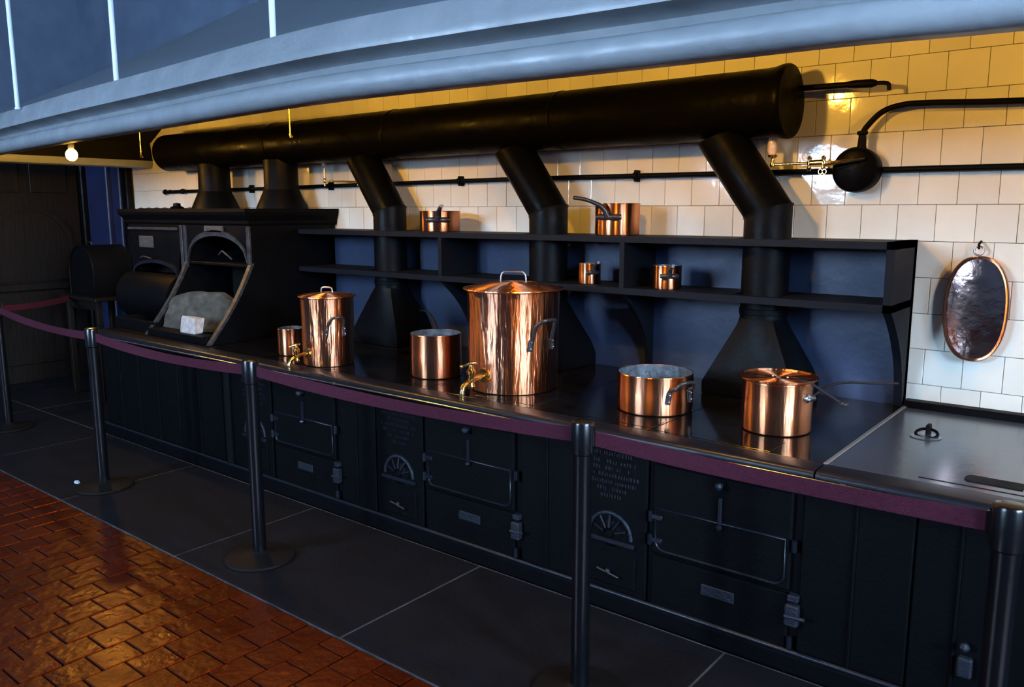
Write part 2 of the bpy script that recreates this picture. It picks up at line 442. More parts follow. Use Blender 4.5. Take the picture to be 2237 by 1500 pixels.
lip = [(.026+.046*math.cos(math.radians(a)), 2.166+.046*math.sin(math.radians(a))) for a in range(285, 104, -15)]
lip = [(.075, 2.120)]+[(q[0], q[1]) for q in lip if True]+[(.060, 2.208), (.12, 2.206), (.13, 2.17), (.115, 2.13)]
obj('rounded_lip', sweep(lip, True), 'plaster', hood, smooth=50)
fas = [(.125, 2.200), (.120, 2.222), (.110, 2.245), (.085, 2.264), (.045, 2.275), (.006, 2.280), (.004, 2.290), (.010, 2.31), (.020, 2.33), (.032, 2.365), (.055, 2.40), (.085, 2.40), (.075, 2.30)]
obj('fascia', sweep(fas, True), 'plaster', hood, smooth=40)
# sloping faces: front from the fascia to the wall, left hip face
top = inset(plan_full, .055)
nf = len(plan)
def slope_mesh(e, zlift, mt, name):
    mb = MB(); tp = inset(plan_full, .055+e)
    front = tp[:nf]
    hipA = Vector((tp[nf-1][0], tp[nf-1][1], 2.395+zlift)); hipB = Vector((-5.90+e, WY, 3.37+zlift))
    rowsn = 8; ids = []
    for i, (x, y) in enumerate(front):
        col = []
        # top point on the wall, squeezed to the right of the hip
        xt = hipB.x + (x-hipA.x)*(2.6-hipB.x)/(2.6-hipA.x)
        for j in range(rowsn+1):
            t = j/rowsn; s = math.sin(t*PI)*-.03
            mb.v.append(Vector((x+(xt-x)*t, y+(WY-y)*t, 2.395+zlift+(.975)*t+s)))
    R1 = rowsn+1
    for i in range(len(front)-1):
        for j in range(rowsn): mb.f.append((i*R1+j, (i+1)*R1+j, (i+1)*R1+j+1, i*R1+j+1))
    b = len(mb.v); col0 = (len(front)-1)*R1
    left = tp[nf-1:]
    # left face: between hip line and the wall, base along the left return
    for j in range(rowsn+1):
        h = mb.v[col0+j]; t = j/rowsn
        base_end = Vector((tp[-1][0], WY, 2.395+zlift)); w = base_end.lerp(hipB, t)
        mb.v.append(h.copy()); mb.v.append(h.lerp(w, .5)); mb.v.append(w)
    for j in range(rowsn):
        a = b+j*3; mb.f += [(a, a+1, a+4, a+3), (a+1, a+2, a+5, a+4)]
    return obj(name, mb, mt, hood, smooth=30)
slope_mesh(0, 0, 'canopy', 'sloping_canopy')
slope_mesh(.05, -.04, 'soot', 'sooty_lining')
inner = sweep([(.130, 2.19), (.090, 2.40)]); obj('sooty_skirt', inner, 'soot', hood)
# hanger rods
for i, x in enumerate((-6.03, -4.53, -3.02, -1.5, 0.0)):
    y = 2.31-.07*i
    rd = thing('hanger_rod', ['white hanger rod nearest the left edge, holding up the hood', 'white hanger rod, second from the left, holding up the hood', 'white hanger rod with a dark bolt at its foot, third from the left',
               'white hanger rod above the duct, out of the top of the frame', 'white hanger rod above the oval tray, out of the top of the frame'][i], 'rod', (x, y, 2.40))
    obj('rod', MB().tube([(x, y, 2.395), (x, y, ZC)], .0135, 10), 'rodm', rd, smooth=40)
    obj('bolt', MB().lathe([(.018, 0), (.018, .012), (.010, .016), (.010, .03)], (x, y, 2.38), 12), 'handle' if i == 2 else 'rodm', rd, smooth=40)

# lamps under the hood
def lamp(x, y, z, label):
    t = thing('hood_lamp', label, 'lamp', (x, y, z+.4))
    obj('bulb', MB().sphere((x, y, z), .042, 18, 12, sz=1.1), 'bulb', t, smooth=80)
    obj('lamp_holder', MB().lathe([(.016, .04), (.022, .05), (.022, .09), (.010, .10)], (x, y, z), 14), 'handle', t, smooth=40)
    obj('lamp_stem', MB().tube([(x, y, z+.1), (x, y, z+.41)], .006, 8), 'handle', t)
lamp(-6.70, 2.92, 2.147, 'lit round bulb hanging under the left end of the hood')
for x, y, z in ((-4.15, 2.58, 2.40), (-1.78, 2.55, 2.44), (.55, 2.95, 2.50)):
    t = thing('hood_lamp', {-4.15: 'lit bulb hidden behind the hood lip above the tall tapped copper pot', -1.78: 'lit bulb hidden behind the hood lip above the right end of the duct', .55: 'lit bulb hidden behind the hood lip beyond the oval tray'}[x], 'lamp', (x, y, z+.3))
    obj('lamp_holder', MB().lathe([(.014, .035), (.024, .045), (.024, .10), (.010, .11)], (x, y, z), 14), 'handle', t, smooth=40)
    obj('lamp_stem', MB().tube([(x, y, z+.1), (x, y, z+.125)], .006, 8), 'handle', t)
    obj('bulb', MB().sphere((x, y, z), .036, 16, 10), 'bulb2', t, smooth=80)
for x, zt, zb, l in ((-5.693, 2.45, 2.095, 'thin brass pull rod hanging under the hood near the lit bulb'), (-3.988, 2.5, 2.14, 'thin brass pull rod with hooked end hanging in front of the duct')):
    t = thing('pull_rod', l, 'rod', (x, 2.95, zb))
    obj('rod', MB().tube([(x, 2.95, 2.60), (x, 2.95, zb)], .0045, 8), 'brass', t)
    obj('hook', MB().tube([(x, 2.95, zb+.01), (x+.008, 2.95, zb-.006), (x+.018, 2.95, zb-.004)], .006, 8), 'brass', t)

# ------------------------------------------------------------------ duct and flues
duct = thing('smoke_duct', 'long thick black horizontal smoke duct above the shelves', 'duct', (-3.9, 3.9, 2.07))
DY, DZ, DR = 3.895, 2.222, .158
obj('duct_pipe', MB().lathe([(DR, -7.02), (DR, -1.50)], (0, DY, DZ), 64, 'x'), 'ductm', duct, smooth=40)
obj('end_flange', MB().lathe([(DR, -1.56), (DR+.003, -1.52), (DR+.012, -1.485), (DR+.013, -1.462), (DR+.007, -1.452), (DR-.012, -1.450), (0.0001, -1.444)], (0, DY, DZ), 64, 'x'), 'ductm', duct, smooth=40)
for x in (-5.4, -4.1, -2.75): obj('joint_band', MB().lathe([(DR+.001, x-.012), (DR+.003, x-.009), (DR+.003, x+.009), (DR+.001, x+.012)], (0, DY, DZ), 64, 'x'), 'ductm', duct, smooth=40)
fl_labels = ['bent black flue pipe rising behind the tall tapped copper pot at left', 'bent black flue pipe in the middle, rising behind the largest copper pot', 'bent black flue pipe at right, rising behind the pot with the long handle']
FX = (-4.185, -2.845, -1.535)
for fx, lb in zip(FX, fl_labels):
    f = thing('flue_pipe', lb, 'flue', (fx, 3.88, .82))
    R = .112; y0 = 3.885
    def ring(c, nrm, r=R, n=40):
        nrm = Vector(nrm).normalized(); u = Vector((1, 0, 0)); w = nrm.cross(u)
        return [Vector(c)+(u*math.cos(2*PI*k/n)+w*math.sin(2*PI*k/n))*r for k in range(n)]
    def loft(rings):
        mb = MB(); n = len(rings[0])
        for q in rings: mb.v += q
        for i in range(len(rings)-1):
            for k in range(n): mb.f.append((i*n+k, i*n+(k+1) % n, (i+1)*n+(k+1) % n, (i+1)*n+k))
        return mb
    sd = Vector((-.585, 0, .81)).normalized()
    def midring(c, shift=0):  # elliptic mitre ring at the bend
        out = []
        nm = (Vector((0, 0, 1))+sd).normalized()
        for k in range(40):
            a = 2*PI*k/40; x = R*math.cos(a); dy = R*math.sin(a)
            out.append(Vector((c[0]+x, c[1]+dy, c[2]-x*nm.x/nm.z)))
        return out
    bend = (fx, y0, 1.715)
    mr = midring(bend)
    obj('upright_pipe', loft([[Vector((v.x, v.y, 1.165)) for v in mr], mr]), 'ironsheet', f, smooth=40)
    up2 = [v+sd*.44 for v in mr]
    obj('slanted_pipe', loft([mr, up2]), 'ductm', f, smooth=40)
    obj('elbow_seam', loft([[v+Vector(((v.x-fx)*.03, (v.y-y0)*.03, -.005)) for v in mr], [v+Vector(((v.x-fx)*.03, (v.y-y0)*.03, .005)) for v in mr]]), 'iron', f, smooth=40)
    # tapering square-based hood: octagon-like loft from square base to round pipe
    def sq(hx, hy, z, yc):
        out = []
        for k in range(40):
            a = 2*PI*k/40; c_, s_ = math.cos(a), math.sin(a); mxx = max(abs(c_), abs(s_))
            out.append(Vector((fx+hx*c_/mxx, yc+hy*s_/mxx, z)))
        return out
    rnd = [Vector((v.x, v.y, 1.20)) for v in mr]
    mid = [a.lerp(b, .5) for a, b in zip(rnd, sq(.115, .115, 1.14, y0))]
    for v in mid: v.z = 1.16
    base = sq(.23, .185, .885, 3.895); foot = sq(.23, .185, .822, 3.895)
    obj('flared_base', loft([rnd, mid, base, foot]), 'ironsheet', f, smooth=25)
    obj('clamp_band', MB().lathe([(R+.001, -.015), (R+.005, -.012), (R+.005, .012), (R+.001, .015)], (fx, y0, 1.235), 40), 'iron', f, smooth=30)
for i, (fx, yy) in enumerate(((-6.30, 3.88), (-5.38, 3.88))):
    f = thing('flue_stub', ['short upright black flue on the left of the roasting oven top', 'short upright black flue on the right of the roasting oven top'][i], 'flue', (fx, yy, 1.735))
    obj('pipe', MB().lathe([(.130, 1.86), (.126, 2.10)], (fx, yy, 0), 40), 'ironsheet', f, smooth=40)
    obj('base_cone', MB().lathe([(.195, 1.735), (.19, 1.75), (.132, 1.88)], (fx, yy, 0), 40), 'ironsheet', f, smooth=30)

# ------------------------------------------------------------------ the shelf unit
sh = thing('plate_rack', 'long dark painted shelf unit against the tiled wall above the range', 'shelf', (-2.9, 3.95, .82))
SX0, SX1, SY = -4.985, -.91, 3.715
obj('back_panel', B(SX0, SX1, 4.055, 4.092, .80, 1.575), 'backpanel', sh)
def shelf_board(z0, z1, name):
    # board with notches for the flues
    mb = MB(); edges = [SX0]
    for fx in FX: edges += [fx-.118, fx+.118]
    edges.append(SX1)
    for i in range(0, len(edges), 2): mb.box(edges[i], edges[i+1], SY, 4.056, z0, z1)
    for fx in FX:
        mb.box(fx-.118, fx+.118, SY, 3.765, z0, z1); mb.box(fx-.118, fx+.118, 4.003, 4.056, z0, z1)
    return obj(name, mb, 'shelf', sh)
shelf_board(1.555, 1.587, 'top_shelf'); shelf_board(1.284, 1.318, 'lower_shelf')
for x in (-3.56, -2.245): obj('divider', B(x-.014, x+.014, SY+.002, 4.056, 1.318, 1.555), 'shelf', sh)
def bracket(x0, x1, z1, ext=False):
    cur = [(SY+.01+.29*(math.sin(t*PI/2)**1.6 if False else (1-(1-t)**2.2)), z1-(z1-.822)*t) for t in [i/14 for i in range(15)]]
    poly = cur+[(4.056, .822), (4.056, z1)]
    mb = MB(); mb.prism(poly, 'x', x0, x1); return mb
for x in (-3.56, -2.245): obj('bracket', bracket(x-.012, x+.012, 1.284), 'shelf', sh)
e = bracket(SX1-.035, SX1, 1.284); obj('bracket', e, 'shelf', sh)
obj('end_panel', B(SX1-.035, SX1, SY, 4.092, 1.284, 1.587), 'shelf', sh)
obj('end_strip', B(SX1-.03, SX1, 4.05, 4.097, .822, 1.587), 'shelf', sh)

# ------------------------------------------------------------------ the range
rg = thing('cast_iron_range', 'long black cast iron cooking range with polished hob', 'range', (-2.9, 3.4, 0))
RX0, RX1 = -6.40, .60
obj('carcass', B(RX0+.01, RX1, 2.90, 4.09, .0, .775), 'iron', rg)
obj('plinth', B(RX0, RX1+.005, 2.865, 2.90, 0, .075, .006), 'iron', rg)
obj('plinth_moulding', MB().tube([(RX0, 2.872, .085), (RX1, 2.872, .085)], .010, 8), 'lip', rg, smooth=50)
# hob lip, half round
def lipprof(x0, x1, name, mt):
    pr_ = [(2.92, .775), (2.835, .775), (2.818, .784), (2.808, .795), (2.808, .806), (2.816, .816), (2.830, .820), (2.905, .820), (2.92, .82)]
    obj(name, MB().prism(pr_, 'x', x0, x1), mt, rg, smooth=40)
lipprof(RX0, -.902, 'front_lip', 'lip'); lipprof(-.895, RX1, 'front_lip', 'lip')
# hob plates
tops = [(-4.93, -4.20), (-4.20, -3.56), (-3.56, -2.90), (-2.90, -2.25), (-2.25, -1.62), (-1.62, -.905)]
for a, b in tops:
    obj('hob_plate', B(a+.0015, b-.0015, 2.922, 3.66, .78, .820, .0015), 'hob', rg)
    obj('back_plate', B(a+.0015, b-.0015, 3.663, 4.054, .78, .819, .0015), 'hob', rg)
# loose lift-out covers set in the plates
for cx, cy, w, h in ((-2.44, 3.08, .36, .22), (-1.36, 3.02, .50, .16), (-1.83, 3.02, .40, .12), (-3.1, 3.02, .34, .12), (-3.84, 3.0, .30, .1)):
    obj('inset_cover', B(cx-w/2, cx+w/2, cy-h/2, cy+h/2, .815, .8212, .0012), 'hob', rg)
obj('seam_strip', B(-.905, -.889, 2.915, 4.05, .78, .8235, .002), 'seam', rg)  # added pale strip, stands in for the bright edge highlight at the gap
obj('cover_plate', B(-.887, .598, 2.922, 4.02, .78, .820, .0015), 'hobr', rg)
obj('cover_edge', B(-.60, .598, 2.965, 2.972, .815, .8212), 'iron', rg)
obj('back_upstand', B(-.905, .598, 4.03, 4.094, .78, .850, .004), 'iron', rg)
rp = MB().lathe([(.0001, 0), (.055, 0), (.058, .003), (.044, .004), (.0001, .002)], (-.70, 3.53, .820), 28)
obj('ring_cup', rp, 'steel', rg, smooth=30)
obj('ring_pull', MB().tube([(-.70+.04*math.cos(a), 3.55+.035*math.sin(a), .829+.012*math.sin(a)) for a in [2*PI*i/20 for i in range(20)]], .006, 8, closed=True), 'iron', rg, smooth=50)
obj('ring_staple', B(-.708, -.692, 3.56, 3.60, .82, .862, .003), 'iron', rg)
slot = [(-.455+.02*math.cos(math.radians(a)), 3.06+.04*math.sin(math.radians(a))) for a in range(90, 271, 20)]+[(-.30, 3.02), (-.30, 3.10)]
obj('slot_recess', MB().prism(slot, 'z', .815, .8225), 'iron', rg)
# rail in front of the hob
obj('edge_bead', MB().tube([(RX0, 2.806, .788), (RX1, 2.806, .788)], .0055, 10), 'railm', rg, smooth=60)
for x in (-6.2, -4.9, -3.5, -2.1, -.8, .4):
    obj('bead_joint', MB().tube([(x-.01, 2.806, .788), (x+.01, 2.806, .788)], .0085, 10), 'edge', rg, smooth=50)

FY = 2.90
def rrect(x0, x1, z0, z1, r, low_only=True):
    pts = arc((x0+r, z0+r), r, 180, 270, 6)+arc((x1-r, z0+r), r, 270, 360, 6)
    return pts+[(x1, z1), (x0, z1)] if low_only else pts+arc((x1-r, z1-r), r, 0, 90, 6)+arc((x0+r, z1-r), r, 90, 180, 6)
def frame_tube(poly, y, r):
    return MB().tube([(a, y, b) for a, b in poly], r, 6, closed=True, up=(0, 1, 0))
def oven_door(x0, x1):
    """upper drop door over a lower plain door, each with hinges and a latch"""
    d_ = obj('oven_door', B(x0+.012, x1-.03, FY-.022, FY, .318, .70, .006), 'iron', rg)
    obj('door_moulding', frame_tube(rrect(x0+.03, x1-.05, .335, .515, .04), FY-.022, .0055), 'lip', d_, smooth=60)
    obj('knob', MB().sphere(((x0+x1)/2, FY-.05, .672), .017, 10, 7).tube([((x0+x1)/2, FY-.05, .672), ((x0+x1)/2, FY-.02, .672)], .008, 8), 'hw', d_, smooth=60)
    obj('latch_bar', MB().box((x0+x1)/2-.008, (x0+x1)/2+.008, FY-.034, FY-.02, .50, .62, .003).sphere(((x0+x1)/2, FY-.034, .50), .014, 8, 6), 'lip', d_)
    l_ = obj('lower_door', B(x0+.012, x1-.03, FY-.020, FY, .085, .305, .006), 'iron', rg)
    obj('maker_plate', B((x0+x1)/2-.07, (x0+x1)/2+.07, FY-.026, FY-.019, .20, .245, .003), 'hw', l_)
    for z in (.475, .375):
        obj('hinge', MB().tube([(x0+.006, FY-.026, z-.022), (x0+.006, FY-.026, z+.022)], .010, 8).box(x0, x0+.06, FY-.028, FY-.02, z-.010, z+.010, .002), 'lip', rg, smooth=40)
    for z in (.50, .12):
        obj('hinge', MB().tube([(x1-.016, FY-.026, z-.022), (x1-.016, FY-.026, z+.022)], .010, 8), 'lip', rg, smooth=40)
    obj('latch', MB().box(x1-.035, x1+.015, FY-.045, FY-.01, .19, .275, .006).tube([(x1-.03, FY-.05, .232), (x1+.045, FY-.055, .24)], .007, 8).box(x1-.03, x1+.01, FY-.035, FY, .285, .31, .003), 'hw', rg)
def ash_panel(x0, x1):
    p_ = obj('fire_panel', B(x0, x1, FY-.016, FY, .085, .74, .006), 'iron', rg)
    cx = (x0+x1)/2; ri = .105
    obj('arch_ring', MB().tube([(cx+ri*math.cos(math.radians(a)), FY-.020, .335+ri*math.sin(math.radians(a))) for a in range(0, 181, 9)], .009, 8, up=(0, 1, 0)), 'hw', p_, smooth=60)
    obj('damper_rosette', MB().lathe([(.0001, -.034), (.018, -.032), (.022, -.020), (.050, -.022), (.060, -.016)], (cx+.0, FY, .345), 24, 'y'), 'iron', p_, smooth=40)
    w = MB()
    for k in range(5):
        a = math.radians(18+36*k); w.tube([(cx+.03*math.cos(a), FY-.028, .345+.03*math.sin(a)), (cx+.085*math.cos(a), FY-.020, .345+.085*math.sin(a))], .006, 6)
    obj('damper_spokes', w, 'lip', p_)
    obj('arch_sill', B(cx-ri-.02, cx+ri+.02, FY-.035, FY-.014, .305, .325, .004), 'lip', p_)
    # cast relief lettering, illegible with wear
    L = MB(); rnd = random.Random(int(-x0*100))
    for zi, (zz, wd) in enumerate(((.70, .20), (.665, .26), (.635, .18), (.605, .26), (.575, .24), (.545, .16), (.515, .10))):
        x = cx-wd/2
        while x < cx+wd/2:
            ww = rnd.uniform(.006, .014)
            if rnd.random() > .14: L.box(x, x+ww*.7, FY-.0195, FY-.015, zz-.008, zz-.008+rnd.choice((.012, .016, .016)))
            x += ww+.003
    tag(obj('cast_lettering', L, 'lip', p_), kind='stuff')
    q = obj('ash_door', B(cx-.13, cx+.13, FY-.026, FY-.014, .115, .265, .006), 'iron', p_)
    obj('turn_handle', MB().tube([(cx-.05, FY-.04, .185), (cx+.06, FY-.04, .165)], .006, 8).sphere((cx, FY-.034, .178), .014, 8, 6), 'lip', p_, smooth=50)
def pilaster(x0, x1):
    p_ = obj('blank_panel', B(x0, x1, FY-.012, FY, .085, .74, .005), 'iron', rg)
    xm = (x0+x1)/2
    obj('panel_bead', MB().box(xm-.006, xm+.006, FY-.02, FY-.01, .09, .735, .003), 'iron', p_)
for base in (-4.56, -3.26, -1.95):
    ash_panel(base+.003, base+.355); oven_door(base+.37, base+.99)
for a, b in ((-3.565, -3.27), (-2.262, -1.96), (-.955, -.58), (-.575, -.30), (-.295, .10), (.105, .59)): pilaster(a, b)
for a, b in ((-6.38, -5.84), (-5.83, -5.29), (-5.28, -4.75)):
    pilaster(a, b)
obj('corner_post', MB().tube([(-4.68, FY-.01, .09), (-4.68, FY-.01, .74)], .03, 12), 'iron', rg, smooth=50)
obj('latch', MB().box(-.42, -.375, FY-.04, FY-.01, .20, .27, .006).sphere((-.40, FY-.04, .31), .016, 8, 6), 'hw', rg)
# top rail under the lip
obj('top_rail', B(RX0, RX1, FY-.014, FY+.0, .742, .776, .003), 'iron', rg)

# ------------------------------------------------------------------ roasting oven at the left end
ov = thing('roasting_oven', 'tall black roasting oven with open arched hearth at the left end', 'oven', (-5.85, 3.6, .82))
OX0, OXM, OX1, OY, OZ = -6.74, -5.90, -5.0, 3.33, 1.62
cor = []
mb = MB()
for z_, d_ in ((1.615, 0), (1.63, .012), (1.65, .015), (1.69, .045), (1.712, .055), (1.735, .055)):
    mb.v += [Vector((OX0-d_*.8, WY-.01, z_)), Vector((OX0-d_*.8, OY-d_, z_)), Vector((OX1+d_*.55, OY-d_, z_)), Vector((OX1+d_*.55, WY-.01, z_))]
for i in range(5):
    for k in range(4): mb.f.append((i*4+k, i*4+(k+1) % 4, i*4+4+(k+1) % 4, i*4+4+k))
mb.f += [(0, 1, 2, 3), (20, 21, 22, 23)]
obj('cornice', mb, 'iron', ov)
obj('oven_back', B(OX0, OX1-.02, 3.95, 4.09, .822, 1.616), 'ironsheet', ov)
obj('oven_roof', B(OX0, OX1-.02, OY+.02, 3.96, 1.58, 1.616), 'ironsheet', ov)
def cheek(x0, x1, name, full=True):
    cur = []
    for i in range(17):
        t = i/16; cur.append((3.335-(.36)*(1-(1-t)**1.0)**1.0*1.0 + .045*math.sin(t*PI)*-1*0 + .03*math.sin(t*PI), 1.355-(1.355-.822)*t))
    poly = [(3.96, .822), (3.96, 1.616), (OY, 1.616)]+cur
    o = obj(name, MB().prism(poly, 'x', x0, x1), 'ironsheet', ov)
    st = [(y, z_) for y, z_ in cur]
    e = MB(); n = len(st)
    for xx in (x0-.004, x1+.004):
        for y, z_ in st: e.v.append(Vector((xx, y-.010, z_)))
        for y, z_ in st: e.v.append(Vector((xx, y+.014, z_)))
    for i in range(n-1):
        e.f += [(i, i+1, 2*n+i+1, 2*n+i), (n+i, n+i+1, 3*n+i+1, 3*n+i), (i, i+1, n+i+1, n+i), (2*n+i, 2*n+i+1, 3*n+i+1, 3*n+i)]
    obj('curved_edge', e, 'edge', o)
    return o
cheek(OX1-.03, OX1, 'right_cheek'); cheek(OXM+.045, OXM+.075, 'left_cheek')
# front face with arch opening
def arch_face(x0, x1, zt, zs, rise, y0, y1, inset_=.02):
    mb = MB(); xa, xb = x0+inset_, x1-inset_; n = 20; up = []; ar = []
    for i in range(n+1):
        t = i/n; x = x0+(x1-x0)*t; u = -1+2*t
        xx = xa+(xb-xa)*t; ar.append((xx, zs+rise*math.sqrt(max(0, 1-abs(u)**2.1)))); up.append((x, zt))
    for y in (y0, y1):
        mb.v += [Vector((a, y, b)) for a, b in ar]+[Vector((a, y, b)) for a, b in up]
    k = 2*(n+1)
    for i in range(n):
        mb.f += [(i, i+1, n+2+i, n+1+i), (k+i, k+i+1, k+n+2+i, k+n+1+i), (i, i+1, k+i+1, k+i)]
    return mb, ar
mb, ar = arch_face(OXM+.075, OX1-.03, 1.616, 1.355, .185, OY, OY+.02, .012)
af = obj('arched_front', mb, 'ironsheet', ov)
mbb = MB(); n = len(ar)
cxm = (OXM+.075+OX1-.03)/2
for y in (OY-.012, OY+.01):
    mbb.v += [Vector((a, y, b)) for a, b in ar]+[Vector((cxm+(a-cxm)*1.02, y, 1.355+(b-1.355)*1.20+.004)) for a, b in ar]
for i in range(n-1):
    mbb.f += [(i, i+1, n+i+1, n+i), (i, i+1, 2*n+i+1, 2*n+i), (n+i, n+i+1, 3*n+i+1, 3*n+i), (2*n+i, 2*n+i+1, 3*n+i+1, 3*n+i)]
obj('arch_band', mbb, 'edge', af)
obj('upright_strip', B(OX1-.032, OX1+.002, OY-.014, OY+.004, 1.35, 1.612, .002), 'edge', ov)
obj('upright_strip', B(OXM+.045, OXM+.078, OY-.014, OY+.004, 1.30, 1.612, .002), 'edge', ov)
obj('upright_strip', B(OXM-.01, OXM+.025, OY-.012, OY+.004, 1.24, 1.612, .002), 'edge', ov)
obj('maker_plate', B(-5.565, -5.325, OY-.012, OY+.002, 1.565, 1.612, .003), 'plate', ov)
# hood damper plate inside the arch
pl = obj('damper_flap', MB().prism([(3.40, 1.335), (3.40, 1.345), (3.75, 1.44), (3.75, 1.43)], 'x', OXM+.08, OX1-.035), 'iron', ov)
obj('flap_handle', MB().tube([(-5.5, 3.39, 1.40), (-5.42, 3.37, 1.43), (-5.33, 3.39, 1.37)], .008, 8), 'edge', ov, smooth=60)
obj('cross_bar', B(OXM+.075, OX1-.03, 3.33, 3.36, 1.325, 1.345, .003), 'iron', ov)
obj('dark_lining', B(OXM+.075, OX1-.03, 3.70, 3.95, .822, 1.34), 'soot', ov)
# left closed unit
mb, ar = arch_face(OX0, OXM-.012, 1.616, 1.20, .11, OY, OY+.02, .06)
lf = obj('left_front', mb, 'ironsheet', ov)
mbb = MB(); n = len(ar); cxm = (OX0+OXM-.012)/2
for y in (OY-.012, OY+.01):
    mbb.v += [Vector((a, y, b)) for a, b in ar]+[Vector((cxm+(a-cxm)*1.04, y, 1.20+(b-1.20)*1.22+.003)) for a, b in ar]
for i in range(n-1):
    mbb.f += [(i, i+1, n+i+1, n+i), (i, i+1, 2*n+i+1, 2*n+i), (n+i, n+i+1, 3*n+i+1, 3*n+i), (2*n+i, 2*n+i+1, 3*n+i+1, 3*n+i)]
obj('arch_band', mbb, 'lip', lf)
obj('header_strip', B(OX0+.03, OXM-.05, OY-.012, OY+.004, 1.572, 1.592, .002), 'edge', lf)
obj('name_plate', B(-6.545, -6.325, OY-.008, OY+.002, 1.43, 1.522, .003), 'plate', lf)
obj('side_sheet', B(OX0, OX0+.02, OY, 3.96, .822, 1.616), 'ironsheet', ov)
obj('roll_door', MB().prism([(3.34, .86)]+[(3.34-.16*math.sin(math.radians(a)), 1.04-.19*math.cos(math.radians(a))) for a in range(0, 181, 15)]+[(3.34, 1.24)], 'x', OX0+.03, OXM-.02), 'ironsheet', ov, smooth=35)
obj('inner_backing', B(OX0+.02, OXM, 3.55, 3.58, .83, 1.60), 'soot', ov)
obj('door_catch', MB().tube([(-6.52, OY-.02, 1.345), (-6.44, OY-.035, 1.36), (-6.34, OY-.02, 1.345)], .007, 8), 'edge', ov, smooth=60)
# hearth floor in front
obj('hearth_plate', B(RX0+.012, -4.933, 2.922, 4.054, .78, .820, .002), 'iron', ov)
fd = MB(); fd.box(OXM+.10, -5.06, 2.96, 3.07, .82, .875, .004); fd.box(OXM+.10, OXM+.125, 2.985, 3.30, .82, .875, .004); fd.box(-5.08, -5.055, 2.985, 3.30, .82, .875, .004)
obj('hearth_frame', fd, 'iron', ov)
fd = MB(); fd.box(-6.42, -5.80, 3.02, 3.05, .82, .905, .004); fd.box(-6.42, -6.39, 3.05, 3.32, .82, .905, .004); fd.box(-6.39, -5.80, 3.05, 3.30, .82, .862, .003)
obj('drip_tray', fd, 'iron', ov)
# grate bars
for k in range(7): obj('grate_bar', B(OXM+.16+k*.105, OXM+.18+k*.105, 3.0, 3.34, .835, .852, .003), 'iron', ov)

# fireback stone and brick in the hearth
sb = MB(); rn = random.Random(5); nx, nz = 12, 6
for j in range(nz+1):
    for i in range(nx+1):
        u = i/nx; x = -5.80+u*.54+rn.uniform(-.008, .008); z_ = .854+j*.275/nz
        y = 3.06+.18*u+.10*(j/nz)+rn.uniform(-.010, .010)
        top_ = -.05*max(0, .25-u)*4*(j/nz) - (.06*max(0, u-.75)*4)*(j/nz)
        sb.v.append(Vector((x, y, z_+top_+rn.uniform(-.006, .006)*(j > 0))))
for j in range(nz):
    for i in range(nx): a = j*(nx+1)+i; sb.f.append((a, a+1, a+nx+2, a+nx+1))
nb = len(sb.v); sb.v += [Vector((v.x, v.y+.05, v.z)) for v in sb.v[:nb]]
sb.f += [tuple(nb+i for i in f)[::-1] for f in sb.f[:nx*nz]]
rim = [i for i in range(nx+1)]+[(j+1)*(nx+1)+nx for j in range(nz)]+[nz*(nx+1)+nx-1-i for i in range(nx)]+[(nz-1-j)*(nx+1) for j in range(nz-1)]
for a, b in zip(rim, rim[1:]+rim[:1]): sb.f.append((a, b, nb+b, nb+a))
tag(obj('fireback_stone', sb, 'ash', smooth=30), 'grey ash covered stone slab leaning in the open hearth', 'stone')
bk = B(-5.41, -5.22, 2.99, 3.06, .876, .985, .008)
for v in bk.v: v.x += rn.uniform(-.008, .008); v.z += rn.uniform(-.006, .006); v.y += (v.z-.876)*.2
tag(obj('fire_brick', bk, 'firebrick'), 'pale worn fire brick lying at the front of the hearth', 'brick')
for (x, y, z_, r_, l) in ((-6.42, 3.6, 1.735, .045, 'small dark iron knob standing on the left of the oven cornice'),):
    tag(obj('iron_knob', MB().lathe([(.05, 0), (.055, .012), (.03, .025), (.028, .045), (.0001, .05)], (x, y, z_), 16), 'iron', smooth=40), l, 'knob')

